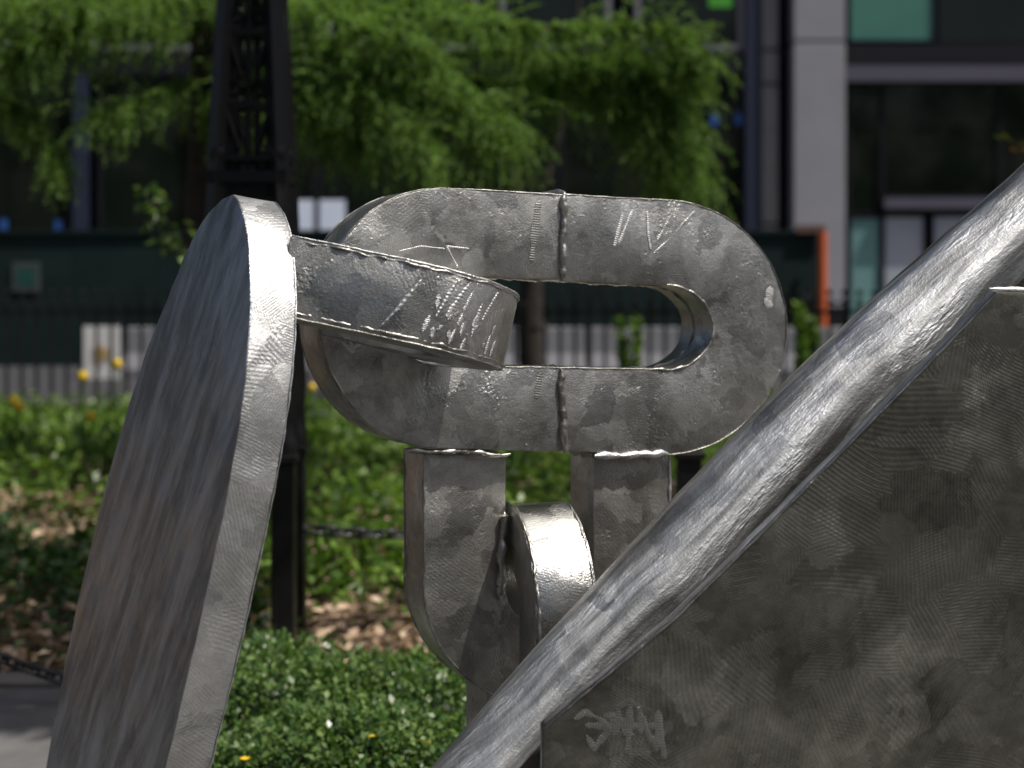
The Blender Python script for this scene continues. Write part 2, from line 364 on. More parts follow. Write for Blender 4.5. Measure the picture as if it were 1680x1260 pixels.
def mark(strokes, p0, n, parent, width=9, mat=None, amp=0.0009, wl=5.0):
    """rippled grinder strokes and bright glint blobs (pixel polylines) lying on a plane"""
    bm = bmesh.new()
    for st in strokes:
        pts = [V(s) for s in st]; acc = []
        for a, b in zip(pts, pts[1:]):
            m = max(2, int((b - a).length / (wl / 4)))
            for k in range(m): acc.append(a.lerp(b, k / m))
        acc.append(pts[-1]); prev = None
        for k, q in enumerate(acc):
            t = (acc[min(k + 1, len(acc) - 1)] - acc[max(k - 1, 0)]).normalized(); s = V((-t.y, t.x))
            fe = min(1, .25 + k / 7, .25 + (len(acc) - 1 - k) / 7)
            w = width * (0.75 + 0.55 * mnoise.noise(V((q.x * .06, q.y * .06, 3))) + 0.13 * math.sin(k * math.pi / 2)) * 0.5 * fe
            h = amp * (0.55 + 0.5 * math.sin(k * math.pi / 2 + 0.6 * mnoise.noise(V((q.x * .2, q.y * .2, 1)))))
            row = []
            for f in (-1, -0.45, 0.45, 1):
                x = on_plane(q.x + s.x * w * f, q.y + s.y * w * f, p0, n)
                row.append(bm.verts.new(x + n * (0.0003 + (h if abs(f) < 0.9 else 0))))
            if prev:
                for i in range(3): bm.faces.new((prev[i], prev[i + 1], row[i + 1], row[i]))
            prev = row
    bmesh.ops.recalc_face_normals(bm, faces=bm.faces[:])
    o = from_bm('grinder_marks_glints', bm, mat or M['mark'], parent, 180); o['kind'] = 'stuff'
    return o

# --- big horizontal chain link -------------------------------------------------
NL = V((0.42, -0.905, 0.03)).normalized(); PL = P(905, 525, 3.15); TL = 0.135
def stadium(cl, rl, cr, rr, na=40, ns=14):
    pts = []
    for k in range(ns): f = k / ns; pts.append((cl[0] + (cr[0] - cl[0]) * f, cl[1] - rl[1] + ((cr[1] - rr[1]) - (cl[1] - rl[1])) * f))
    for k in range(na): a = math.pi * k / na; pts.append((cr[0] + rr[0] * math.sin(a), cr[1] - rr[1] * math.cos(a)))
    for k in range(ns): f = k / ns; pts.append((cr[0] + (cl[0] - cr[0]) * f, cr[1] + rr[1] + ((cl[1] + rl[1]) - (cr[1] + rr[1])) * f))
    for k in range(na): a = math.pi + math.pi * k / na; pts.append((cl[0] + rl[0] * math.sin(a), cl[1] - rl[1] * math.cos(a)))
    return pts
so = stadium((722, 522), (197, 214), (1088, 537), (203, 209)); si = stadium((722, 525), (78, 75), (1094, 537), (76, 69))
link_o = ladder('chain_link', [on_plane(u, v, PL, NL) for u, v in so], [on_plane(u, v, PL, NL) for u, v in si], -NL * TL, True, M['steel'])
for (u0, v0, u1, v1) in ((925, 313, 921, 461), (919, 603, 926, 745)):
    a = on_plane(u0, v0, PL, NL); b = on_plane(u1, v1, PL, NL)
    weld([a + NL * 0.002, b + NL * 0.002], 0.0115, M['weld'], link_o, wob=0.5)
    # collar over the edge of the joint
    c0 = on_plane(u0, v0, PL, NL); weld([c0, c0 - NL * TL], 0.007, M['weld'], link_o, wob=0.4)
# recessed joint strip left of each seam
# edge weld lines
of = [on_plane(u, v, PL, NL) for u, v in so]
weld(of[0:58], 0.0017, M['weld'], link_o, wob=0.7, step=0.004)
weld([p - NL * 0.004 for p in of[66:108]], 0.0017, M['weld'], link_o, wob=0.7, step=0.004)
weld([p - NL * TL for p in of[66:108]], 0.0017, M['weld'], link_o, wob=0.7, step=0.004)
inf = [on_plane(u, v, PL, NL) for u, v in si]
weld(inf[14:56], 0.004, M['weld'], link_o, wob=0.8, step=0.005)
weld([p - NL * TL * 0.62 for p in inf[14:56]], 0.005, M['weld'], link_o, wob=0.9, step=0.005)
weld(inf[54:70], 0.0017, M['weld'], link_o, wob=0.7, step=0.005)
weld([p - NL * 0.03 for p in inf[0:16]], 0.006, M['weld'], link_o, wob=0.8, step=0.005)
mark([[(1062, 344), (1064, 388), (1068, 410)], [(1102, 352), (1078, 395)], [(1105, 345), (1106, 370), (1092, 385)], [(1140, 346), (1098, 392), (1072, 416)]], PL, NL, link_o, 4.5, wl=3.5)
mark([[(1038, 345), (1015, 400)], [(1022, 350), (1008, 405)]], PL, NL, link_o, 7, wl=3.5)
mark([[(770, 408), (733, 404), (752, 440)], [(655, 412), (690, 404), (730, 408)]], PL, NL, link_o, 3.2, wl=3.0)
mark([[(884, 330), (872, 430)], [(886, 612), (880, 655)]], PL, NL, link_o, 13, wl=4, mat=M['mark_dull'])
mark([[(570, 545), (578, 570), (598, 560)], [(560, 560), (582, 578)]], PL, NL, link_o, 9, wl=4)
mark([[(1264, 470), (1260, 500)], [(1254, 490), (1266, 504)]], PL, NL, link_o, 15, wl=3)  # bright blob painted as a glint on the link's right end

# --- half link that passes through it ------------------------------------------
def frame_strip(name, O, e1, e2, e3, R, w, L1, L2, h, mat, na=36, ns=10):
    """half link: leg, round end, leg; e1 points to the round end, e2 front to back, h across"""
    def path(r, off):
        pts = [(-L1 + L1 * k / ns, off) for k in range(ns)]
        pts += [(r * math.sin(math.pi * k / na), R - r * math.cos(math.pi * k / na)) for k in range(na + 1)]
        pts += [(-L2 * (k + 1) / ns, 2 * R - off) for k in range(ns)]
        return [O + e1 * a + e2 * b - e3 * h / 2 for a, b in pts]
    o, i = path(R, 0.0), path(R - w, w)
    return ladder(name, o, i, e3 * h, False, mat), o, i
a1 = math.radians(11.8)
e1 = V((math.cos(a1), -0.03, -math.sin(a1))).normalized()
e2 = V((0.04, math.cos(math.radians(9)), -math.sin(math.radians(9)))); e2 = (e2 - e1 * e2.dot(e1)).normalized()
e3 = e1.cross(e2)
if e3.z < 0: e3 = -e3
RA, HA = 0.20, 0.142
OA = P(838, 547, 2.86) - e1 * RA - e2 * RA
arm, ao, ai = frame_strip('half_link', OA, e1, e2, e3, RA, 0.125, 0.212, 0.16, HA, M['steel_arm'])
weld([p + e3 * (HA * 0.955) for p in ao[0:32]], 0.0027, M['weld'], arm, wob=1.6, step=0.005)
weld([p + e3 * (HA * 0.06) for p in ao[0:32]], 0.0032, M['weld'], arm, wob=1.6, step=0.005)
weld([p for p in ao[0:30]], 0.0022, M['weld'], arm, wob=0.6, step=0.004)
weld([p + e3 * HA for p in ao[0:36]], 0.0022, M['weld_bright'], arm, wob=0.6, step=0.004)
nA = -e2
def pt_arm(s, hh):      # point on the outer skin: s runs along the path, hh 0..1 across
    k = max(0, min(len(ao) - 2, int(s))); q = ao[k].lerp(ao[k + 1], s - int(s)); return q + e3 * HA * hh
def skin_marks(strokes, parent, width=0.008, amp=0.0017):
    bm = bmesh.new()
    for (s0, h0, s1, h1) in strokes:
        m = 44; prev = None
        for k in range(m + 1):
            f = k / m; s = s0 + (s1 - s0) * f; hh = h0 + (h1 - h0) * f
            q = pt_arm(s, hh); tg = (pt_arm(s + 0.5, hh) - pt_arm(s - 0.5, hh)).normalized(); nn = tg.cross(e3).normalized()
            if nn.y > 0 and s < 22: nn = -nn
            h = amp * (0.55 + 0.45 * math.sin(k * 1.5)); w = width * (0.55 + 0.7 * random.random()) * 0.5 * min(1, .15 + k / 12, .15 + (m - k) / 12)
            row = [bm.verts.new(q + tg * w * x + nn * (0.0004 + (h if abs(x) < 0.9 else 0))) for x in (-1, -0.4, 0.4, 1)]
            if prev:
                for i in range(3): bm.faces.new((prev[i], prev[i + 1], row[i + 1], row[i]))
            prev = row
    bmesh.ops.recalc_face_normals(bm, faces=bm.faces[:])
    o = from_bm('grinder_marks_glints', bm, M['mark'], parent, 180); o['kind'] = 'stuff'; return o
skin_marks([(9, .12, 12, .85), (14, .38, 15.5, .92), (15, .42, 17, .92), (17, .55, 17.5, .8), (18.5, .25, 19, .7), (19.5, .5, 21, .9), (16, .1, 16.4, .3), (17.5, .06, 17.8, .22),
            (13, .15, 13.4, .4), (21, .1, 21.3, .35), (22, .1, 22.4, .3)]
           + [(a, b, a + random.uniform(-.3, .6), b + random.uniform(.06, .2)) for a, b in [(random.uniform(13.5, 22), random.uniform(.08, .55)) for _ in range(14)]], arm)

# --- pendant U link ------------------------------------------------------------
NU = V((0.40, -0.916, 0.02)).normalized(); PU = P(900, 900, 3.165); TU = 0.115
uo = [(694 + 0.3 * k, 744 + (960 - 744) * k / 10) for k in range(10)]
ui = [(830, 744 + (960 - 744) * k / 10) for k in range(10)]
for k in range(41):
    a = math.pi * k / 40
    uo.append((897 - 202 * math.cos(a), 960 + 200 * math.sin(a))); ui.append((902 - 72 * math.cos(a), 960 + 72 * math.sin(a)))
for k in range(1, 11):
    uo.append((1099, 960 - (960 - 748) * k / 10)); ui.append((974, 960 - (960 - 748) * k / 10))
u_o = ladder('u_link', [on_plane(u, v, PU, NU) for u, v in uo], [on_plane(u, v, PU, NU) for u, v in ui], -NU * TU, False, M['steel_u'])
uof = [on_plane(u, v, PU, NU) for u, v in uo]
weld(uof[0:44], 0.003, M['weld'], u_o, wob=0.6, step=0.005); weld([p - NU * TU for p in uof[0:44]], 0.003, M['weld'], u_o, wob=0.6, step=0.005)
weld(uof[-12:], 0.004, M['weld_bright'], u_o, wob=0.5, step=0.005)
q0 = on_plane(824, 838, PU, NU); q1 = on_plane(818, 985, PU, NU)
weld([q0 + NU * 0.006, q1 + NU * 0.006], 0.0125, M['weld'], u_o, wob=0.6)
weld([on_plane(668, 741, PL, NL) - NL * .006, on_plane(840, 746, PL, NL) - NL * .006], 0.0075, M['weld'], u_o, wob=0.8)
weld([on_plane(974, 747, PL, NL), on_plane(1098, 746, PL, NL)], 0.0105, M['weld_bright'], u_o, wob=0.5)
weld([on_plane(974, 747, PL, NL) - NL * 0.01, on_plane(974, 747, PL, NL) - NL * 0.11], 0.008, M['weld'], u_o, wob=0.8)

# --- loop link seen edge-on ----------------------------------------------------
f2 = V((-0.25, 0.968, 0)).normalized(); f3 = V((0.968, 0.25, 0)).normalized(); f1 = V((0, 0, 1))
RB, WB = 0.205, 0.126
dB = 2.93; zc = EYE - (828 - HV) / FPX * (dB + RB) - RB
fl = P(879, 1010, dB); OB = V((fl.x, fl.y, zc)) + f3 * WB / 2
loop, lo_, li_ = frame_strip('loop_link', OB, f1, f2, f3, RB, 0.125, 0.62, 0.62, WB, M['steel_loop'])
weld([p + f3 * 0.006 for p in lo_[3:36]], 0.0055, M['weld'], loop, wob=0.6, step=0.005)
weld([p + f3 * (WB - 0.006) for p in lo_[3:34]], 0.0032, M['weld'], loop, wob=0.9, step=0.005)

# --- oval slab ------------------------------------------------------------------
ND = V((-0.875, -0.45, 0.15)).normalized(); PD = P(260, 800, 2.92); TD = 0.083
out = [(381, 319), (395, 340), (404, 375), (409, 430), (410, 500), (404, 590), (393, 680), (378, 770), (356, 880), (328, 1010), (298, 1140), (268, 1260),
       (236, 1370), (200, 1480), (165, 1570), (135, 1630), (112, 1660), (88, 1650), (68, 1580), (58, 1480), (62, 1370), (76, 1255), (100, 1120), (128, 985),
       (160, 850), (196, 715), (232, 600), (272, 495), (312, 398), (340, 352), (362, 329)]
cl = spline(out + [out[0]], 150)[:-1]
fr = [on_plane(u, v, PD, ND) for u, v in cl]
bm = bmesh.new()
lay = [[bm.verts.new(p - ND * (TD * k / 4) + jit(p - ND * (TD * k / 4), 0.0022 if k in (0, 4) else 0.0012, 22)) for p in fr] for k in range(5)]
cf = sum(fr, V((0, 0, 0))) / len(fr)
n = len(fr)
front = bm.faces.new(lay[0]); back = bm.faces.new(lay[4][::-1])
side = []
for a, b in zip(lay, lay[1:]):
    for k in range(n): side.append(bm.faces.new((a[(k + 1) % n], a[k], b[k], b[(k + 1) % n])))
bmesh.ops.recalc_face_normals(bm, faces=bm.faces[:])
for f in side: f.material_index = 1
sharp_bevel(bm, 0.003)
bmesh.ops.triangulate(bm, faces=[f for f in bm.faces if len(f.verts) > 4])
me = bpy.data.meshes.new('oval_slab'); bm.to_mesh(me); bm.free(); me.materials.append(M['steel_disc']); me.materials.append(M['steel_rim'])
disc = link_mesh('oval_slab', me, None, ROOT, 32); disc['label'] = 'oval slab with dark streaked face and rim coloured as if sunlit'
weld([p - ND * TD for p in fr[0:66]], 0.0017, M['weld_bright'], disc, wob=0.7, step=0.005)
arm_att = [P(490, 378, 2.80), P(489, 500, 2.80)]

# --- leaning bar and its plates ------------------------------------------------
bar_up = spline([(1760, 214, 2.78), (1680, 291, 2.76), (1500, 450, 2.74), (1290, 650, 2.71), (1100, 850, 2.69), (900, 1066, 2.67), (735, 1256, 2.65), (560, 1462, 2.63), (345, 1715, 2.61), (300, 1770, 2.60)], 120)
prof = [(0.0, 0.110), (0.000, 0.062), (0.005, 0.053), (0.025, 0.0375), (0.045, 0.0225), (0.060, 0.0115), (0.070, 0.0055), (0.079, 0.0022), (0.092, 0.0008), (0.106, 0.0), (0.120, 0.0), (0.150, 0.004), (0.150, 0.110)]
cent = [P(*p) for p in bar_up]; bm = bmesh.new(); rings = []
for i, c in enumerate(cent):
    t = (cent[min(i + 1, len(cent) - 1)] - cent[max(i - 1, 0)]).normalized()
    W = V((-t.z, 0, t.x)) if False else V((t.z * -1, 0, t.x)); W = W.normalized()
    if W.x < 0: W = -W
    D = V((0, 1, 0))
    u = bar_up[i][0]; sc = 0.86 + 0.14 * math.exp(-((u - 1260) / 330.0) ** 2) + 0.03 * math.exp(-((u - 850) / 120) ** 2)
    kk = min(1, max(0, (u - 800) / 45.0))          # below the plate corner the bar runs free and narrows
    pf = [(a if a <= 0.106 else 0.106 + (a - 0.106) * max(kk, 0.1), b) for a, b in prof]
    rings.append([bm.verts.new(c + W * a * sc + D * b + jit(c + W * a, 0.0018, 14)) for a, b in pf])
for r0, r1 in zip(rings, rings[1:]):
    for k in range(len(prof)): bm.faces.new((r0[k], r0[(k + 1) % len(prof)], r1[(k + 1) % len(prof)], r1[k]))
bm.faces.new(rings[0]); bm.faces.new(rings[-1][::-1])
bmesh.ops.recalc_face_normals(bm, faces=bm.faces[:])
bar = from_bm('leaning_bar', bm, M['steel_bar'], ROOT, 42)
def plate(name, poly, p0, n, th, mat, bev=0.004, sub=14, side=None):
    pts = []
    for a, b in zip(poly, poly[1:] + poly[:1]):
        for k in range(sub): pts.append((a[0] + (b[0] - a[0]) * k / sub, a[1] + (b[1] - a[1]) * k / sub))
    fr = [on_plane(u, v, p0, n) for u, v in pts]; bm = bmesh.new()
    f0 = [bm.verts.new(p + jit(p, 0.0016)) for p in fr]; f1 = [bm.verts.new(p - n * th + jit(p - n * th, 0.0016)) for p in fr]
    bm.faces.new(f0); bm.faces.new(f1[::-1]); m = len(fr)
    for k in range(m): bm.faces.new((f0[(k + 1) % m], f0[k], f1[k], f1[(k + 1) % m])).material_index = 1 if side else 0
    bmesh.ops.recalc_face_normals(bm, faces=bm.faces[:]); sharp_bevel(bm, bev, 50)
    bmesh.ops.triangulate(bm, faces=[f for f in bm.faces if len(f.verts) > 4])
    o = from_bm(name, bm, mat, ROOT, 32)
    if side: o.data.materials.append(side)
    return o
NP = V((0.16, -0.97, -0.14)).normalized(); PP = P(1200, 1100, 2.60)
fp = plate('front_plate', [(890, 1196), (962, 1135), (1110, 1012), (1255, 868), (1480, 640), (1636, 480), (1960, 478), (1960, 1800), (890, 1800)], PP, NP, 0.030, M['steel_plate'], side=M['steel_bar'], bev=0.009)
bp = plate('back_plate', [(1480, 600), (1700, 380), (1960, 380), (1960, 900), (1480, 900)], P(1650, 430, 2.80), V((0.1, -0.99, -0.05)).normalized(), 0.05, M['steel_plate'])
bp2 = plate('back_post', [(838, 1196), (886, 1150), (930, 1150), (930, 1810), (838, 1810)], P(870, 1230, 2.74), V((0.05, -1, 0)).normalized(), 0.05, M['steel_plate'])
ftop = [on_plane(u, 477, PP, NP) for u in (1625, 1700, 1800, 1960)]
weld([p + V((0, 0.008, 0.003)) for p in ftop], 0.006, M['weld_bright'], fp, wob=0.6)
weld([on_plane(u, v, PP, NP) for u, v in ((890, 1197), (962, 1136), (1110, 1013), (1255, 869), (1480, 641), (1636, 481))], 0.002, M['weld'], fp, wob=0.7, step=0.006)
mark([[(942, 1180), (960, 1168), (985, 1180), (1000, 1196), (985, 1215), (975, 1228), (962, 1206)], [(990, 1175), (1010, 1172), (1006, 1210)],
      [(1012, 1205), (1014, 1160), (1032, 1148), (1048, 1160), (1052, 1205)], [(1034, 1142), (1030, 1230), (1034, 1240)], [(1052, 1172), (1064, 1205), (1078, 1228), (1080, 1170), (1090, 1245)],
      [(960, 1190), (1080, 1190)], [(1000, 1182), (1040, 1182)], [(1020, 1198), (1040, 1206)]],
     PP, NP, fp, 14, wl=4.5, mat=M['mark_dull'], amp=0.0008)
# support under the U link
sp = P(800, 1150, 3.35)
box('support_post', (P(765, 1150, 3.34).x, 3.34, 0), (P(880, 1150, 3.34).x, 3.46, 0.72), M['steel_u'], ROOT, 0.004)

# ------------------------------------------------------------------ bollard chains and black lattice pylon
IRON = M['black_iron']
def bollard(u, d, label, htop=0.78):
    x = P(u, 700, d).x; r = empty('bollard', (x, d, 0), label, 'bollard', 'black posts carrying the border chain')
    bm = bmesh.new(); box_bm(bm, (x - .045, d - .045, 0), (x + .045, d + .045, htop - 0.05)); bmesh.ops.bevel(bm, geom=bm.edges[:], offset=.005, segments=1, affect='EDGES'); from_bm('post', bm, IRON, r)
    box('base_plate', (x - .08, d - .08, 0), (x + .08, d + .08, .03), IRON, r, .004)
    box('cap_plate', (x - .058, d - .058, htop - .05), (x + .058, d + .058, htop - .02), IRON, r, .004)
    bm = bmesh.new(); lathe_bm(bm, [(.03, 0), (.045, .015), (.05, .035), (.04, .06), (.015, .072)], (x, d, htop - .02)); from_bm('finial', bm, IRON, r, 50)
    bm = bmesh.new(); tube_bm(bm, [V((x - .07, d - .0, .52)), V((x + .07, d, .52))], .009, 8); from_bm('chain_eye', bm, IRON, r, 50)
    return r
bollard(1130, 5.75, 'black iron bollard right of the hanging steel links, beside a low timber rail')
bollard(300, 5.0, 'black iron bollard standing behind the oval steel slab')
bollard(-330, 5.0, 'black iron bollard left of the near chain')
def chain_link_mesh():
    pts = []; r, hl = 0.0165, 0.0205
    for k in range(9): a = -math.pi / 2 + math.pi * k / 8; pts.append(V((hl + r * math.cos(a), r * math.sin(a), 0)))
    for k in range(9): a = math.pi / 2 + math.pi * k / 8; pts.append(V((-hl + r * math.cos(a), r * math.sin(a), 0)))
    bm = bmesh.new(); n = len(pts); rings = []
    for i, p in enumerate(pts):
        t = (pts[(i + 1) % n] - pts[i - 1]).normalized(); a = V((0, 0, 1)); b = t.cross(a)
        rings.append([bm.verts.new(p + (a * math.cos(k * math.pi / 3) + b * math.sin(k * math.pi / 3)) * 0.0072) for k in range(6)])
    for i in range(n):
        for k in range(6): bm.faces.new((rings[i][k], rings[i][(k + 1) % 6], rings[(i + 1) % n][(k + 1) % 6], rings[(i + 1) % n][k]))
    bmesh.ops.recalc_face_normals(bm, faces=bm.faces[:])
    me = bpy.data.meshes.new('link'); bm.to_mesh(me); bm.free(); me.materials.append(IRON)
    me.polygons.foreach_set('use_smooth', [True] * len(me.polygons)); return me
LINK = chain_link_mesh(); LINK.materials[0] = simple('galvanised_black_chain', (0.05, 0.05, 0.055), 0.3, 0.6, 0.3, 30)
def chain(a, b, sag, label):
    r = empty('iron_chain', a, label, 'chain', 'black chains along the planted border')
    N = 400; pts = [a.lerp(b, i / N) - V((0, 0, sag * 4 * (i / N) * (1 - i / N))) for i in range(N + 1)]
    acc = 0; k = 0
    for p, q in zip(pts, pts[1:]):
        acc += (q - p).length
        if acc >= 0.052:
            acc -= 0.052; t = (q - p).normalized()
            y = V((0, 0, 1)).cross(t).normalized(); z = t.cross(y)
            m = Matrix((t, y, z)).transposed().to_4x4() @ Matrix.Rotation(math.radians(25 + 90 * (k % 2) + random.uniform(-8, 8)), 4, 'X')
            o = bpy.data.objects.new('link', LINK); COL.objects.link(o); o.parent = r; o.matrix_local = Matrix.Translation(q - a) @ m; k += 1
xl, xr = P(-330, 0, 5.0).x + .07, P(300, 0, 5.0).x - .07
chain(V((xl, 5.0, .52)), V((xr, 5.0, .05)), 0.096, 'heavy black chain sagging at the lower left, left of the oval slab')
TW = 5.7; tx = P(415, 0, TW).x
pyl = empty('lattice_pylon', (tx, TW, 0), 'tall black openwork iron pylon rising behind the oval slab', 'pylon')
def half(z):       # half width of the pylon at height z
    v = HV + (EYE - z) * FPX / TW
    return (37 + min(v, 290) / 290 * 14 + max(0, v - 290) * 0.024) / FPX * TW * 0.97
ZB = 0.77; ZT = 4.2
def corner(sx, sy, z): h = half(z); return V((tx + sx * h, TW + sy * h, z))
for sx in (-1, 1):
    for sy in (-1, 1):
        bm = bmesh.new(); tube_bm(bm, [corner(sx, sy, ZB + (ZT - ZB) * k / 12) * 1.0 for k in range(13)], lambda t: 0.044 - 0.014 * t, 4); from_bm('leg', bm, IRON, pyl)
        c = corner(sx, sy, ZB)
        pd = box('foot_pedestal', (c.x - .042, c.y - .042, 0), (c.x + .042, c.y + .042, ZB - .03), IRON, pyl, .006)
        box('cap_ledge', (c.x - .05, c.y - .05, ZB - .03), (c.x + .05, c.y + .05, ZB), IRON, pd, .004)
        bm = bmesh.new(); lathe_bm(bm, [(.044, 0), (.048, .03), (.044, .06), (.034, .09), (.03, .12)], (c.x, c.y, ZB)); from_bm('collar', bm, IRON, pd, 50)
for z, hh, ex in ((EYE - (292 - HV) / FPX * TW, .045, .022), (EYE - (262 - HV) / FPX * TW, .02, .012), (EYE - (330 - HV) / FPX * TW, .02, 0.005), (1.25, .03, .0), (2.05, .018, 0), (2.32, .02, 0), (2.62, .018, 0), (2.95, .02, 0), (3.4, .02, 0)):
    h = half(z) + ex; bm = bmesh.new()
    for a in (-1, 1):
        box_bm(bm, (tx - h - .012, TW + a * h - .012, z - hh / 2), (tx + h + .012, TW + a * h + .012, z + hh / 2))
        box_bm(bm, (tx + a * h - .012, TW - h + .013, z - hh / 2), (tx + a * h + .012, TW + h - .013, z + hh / 2))
    from_bm('ring_band', bm, IRON, pyl)
zq = [EYE - (v - HV) / FPX * TW for v in (304, 440)]; hq = half(zq[0]) - .01
box('plinth_drum', (tx - hq, TW - hq, zq[1]), (tx + hq, TW + hq, zq[0]), IRON, pyl, .01)
# openwork: centre bars, crossing straps, scroll rings and leaf knobs
zs = [1.78, 2.05, 2.32, 2.62, 2.95, 3.4]
for sy in (-1, 1):
    bm = bmesh.new(); tube_bm(bm, [V((tx, TW + sy * half(z), z)) for z in (1.75, 2.3, 3.0, 4.1)], .014, 4); from_bm('centre_bar', bm, IRON, pyl)
    for z0, z1 in zip(zs, zs[1:]):
        bm = bmesh.new()
        for s in (-1, 1):
            tube_bm(bm, [V((tx + s * half(z0) * .95, TW + sy * half(z0), z0)), V((tx + s * half(z0) * .30, TW + sy * half(z0) * 1.02, (z0 * .6 + z1 * .4))), V((tx + s * half(z1) * .9, TW + sy * half(z1), z1))], 0.013, 4)
            c = V((tx + s * half(z0) * .5, TW + sy * half(z0), z0 + .06)); rr = half(z0) * .26
            tube_bm(bm, [c + V((rr * math.cos(k * .7), 0, rr * math.sin(k * .7))) for k in range(10)], .011, 4)
        from_bm('scroll_panel', bm, IRON, pyl)
bm = bmesh.new()
for sx in (-1, 1):
    for sy in (-1, 1):
        c = corner(sx, sy, EYE - (255 - HV) / FPX * TW); lathe_bm(bm, [(.012, -.05), (.035, -.02), (.038, .01), (.02, .04), (.008, .06)], c, 8)
from_bm('corner_finials', bm, IRON, pyl, 50)['kind'] = 'stuff'
tag(pyl)
pr = corner(1, -1, .5)
chain(V((pr.x + .05, pr.y, .50)), V((P(1130, 0, 5.75).x - .07, 5.75, .52)), 0.05, 'thin black chain hanging between the pylon foot and the right bollard')

# ------------------------------------------------------------------ iron fence at the back of the bed
FY = 13.7
fence = empty('iron_fence', (0, FY, 0), 'black iron picket fence with ball tips along the back of the planting', 'fence')
bm = bmesh.new(); tube_bm(bm, [V((0, 0, 0.05)), V((0, 0, 1.06))], .016, 4)
for z in (1.065, 1.15):
    bmesh.ops.create_icosphere(bm, subdivisions=1, radius=.033, matrix=Matrix.Translation((0, 0, z)))
pk = bpy.data.meshes.new('picket'); bm.to_mesh(pk); bm.free(); pk.materials.append(M['black_iron'])
for k in range(-39, 40):
    o = bpy.data.objects.new('picket', pk); COL.objects.link(o); o.parent = fence; o.location = (k * 0.1345 + 0.03, 0, random.uniform(-.006, .006))
for z in (.12, .98): box('rail', (-5.6, FY - .02, z - .018), (5.6, FY + .02, z + .018), IRON, fence)
for k in (-5.3, -2.65, 2.65, 5.3): box('fence_post', (k - .03, FY - .03, 0), (k + .03, FY + .03, 1.12), IRON, fence, .004)

# low timber rail in the bed on the right
rl = empty('timber_rail', (1.3, 6.9, 0), 'low brown timber rail half hidden behind the leaning bar', 'rail')
za = EYE - (803 - HV) / FPX * 6.9
box('rail', (P(1095, 0, 6.9).x, 6.87, za - .035), (P(1420, 0, 6.9).x, 6.93, za + .035), M['timber'], rl, .006)
for u in (1105, 1290, 1410): x = P(u, 0, 6.9).x; box('post', (x - .03, 6.935, 0), (x + .03, 6.99, za + .02), M['timber'], rl, .005)

# ------------------------------------------------------------------ street: hoarding, barriers, orange post
HY = 20.4
hd = empty('site_hoarding', (0, HY, 0.004), 'dark green plywood hoarding across the far side of the street', 'hoarding')
ztop = EYE - (377 - HV) / FPX * HY
xs0, xs1 = P(-420, 0, HY).x, P(1342, 0, HY).x; npan = 13; wp = (xs1 - xs0) / npan
for k in range(npan):
    box('plywood_panel', (xs0 + k * wp + .004, HY - .004 * (k % 3), .006), (xs0 + (k + 1) * wp - .004, HY + .02, ztop - .05), M['hoard'], hd)
box('top_rail', (xs0, HY - .05, ztop - .05), (xs1, HY + .05, ztop), M['hoard'], hd)
for k in range(npan + 1): box('stud', (xs0 + k * wp - .04, HY + .021, .006), (xs0 + k * wp + .04, HY + .10, ztop - .05), M['timber'], hd)
box('end_cap', (P(1305, 0, HY).x, HY - .09, ztop - .04), (P(1352, 0, HY).x, HY - .055, ztop + .06), M['rust'], hd)
ng = empty('notice', (P(42, 0, HY).x, HY - .03, 1.0), 'small green square notice in a grey frame on the hoarding', 'notice')
pbox('board', 20, 66, 430, 478, HY - .03, M['hoard_rim'], ng, .015); pbox('green_sheet', 28, 57, 440, 468, HY - .036, M['hoard_lt'], ng, .005)
op = empty('orange_post', (P(1350, 0, 20.2).x, 20.2, .12), 'bright orange plastic post at the right end of the hoarding', 'post')
x = P(1350, 0, 20.2).x
bm = bmesh.new(); tube_bm(bm, [V((x, 20.2, .004)), V((x, 20.2, EYE - (380 - HV) / FPX * 20.2))], .058, 10); from_bm('tube', bm, M['orange'], op, 50)
bm = bmesh.new(); lathe_bm(bm, [(.16, 0), (.17, .04), (.09, .09), (.065, .12)], (x, 20.2, .004)); from_bm('base', bm, M['black_iron'], op, 50)
BY = 18.8
def barrier(u0, u1, label):
    x0, x1 = P(u0, 0, BY).x, P(u1, 0, BY).x; zt = EYE - (537 - HV) / FPX * BY
    r = empty('concrete_barrier', ((x0 + x1) / 2, BY, 0), label, 'barrier', 'concrete barriers along the road')
    pr = [(-.28, .004), (-.28, .10), (-.13, .28), (-.09, zt), (.09, zt), (.13, .28), (.28, .10), (.28, .004)]
    bm = bmesh.new(); a = [bm.verts.new((x0 + .01, BY + y, z)) for y, z in pr]; b = [bm.verts.new((x1 - .01, BY + y, z)) for y, z in pr]
    for k in range(len(pr)): bm.faces.new((a[k], a[(k + 1) % len(pr)], b[(k + 1) % len(pr)], b[k]))
    bm.faces.new(a[::-1]); bm.faces.new(b); bmesh.ops.recalc_face_normals(bm, faces=bm.faces[:]); bmesh.ops.bevel(bm, geom=bm.edges[:], offset=.012, segments=1, affect='EDGES')
    from_bm('body', bm, M['concrete'], r)
    box('lifting_slot', ((x0 + x1) / 2 - .2, BY - .285, .004), ((x0 + x1) / 2 + .2, BY - .2, .07), M['clad_dk'], r)
barrier(205, 560, 'pale concrete road barrier at the left, beside the emblem board')
barrier(565, 960, 'pale concrete road barrier seen through the big steel link')
barrier(965, 1430, 'pale concrete road barrier right of the big steel link')
bs = empty('emblem_board', (P(170, 0, 18.3).x, 18.3, 0), 'white site board with a faint tan emblem behind the fence', 'sign')
pbox('board', 137, 196, 535, 640, 18.3, M['white'], bs, .03)
bm = bmesh.new(); c = P(166, 580, 18.29)
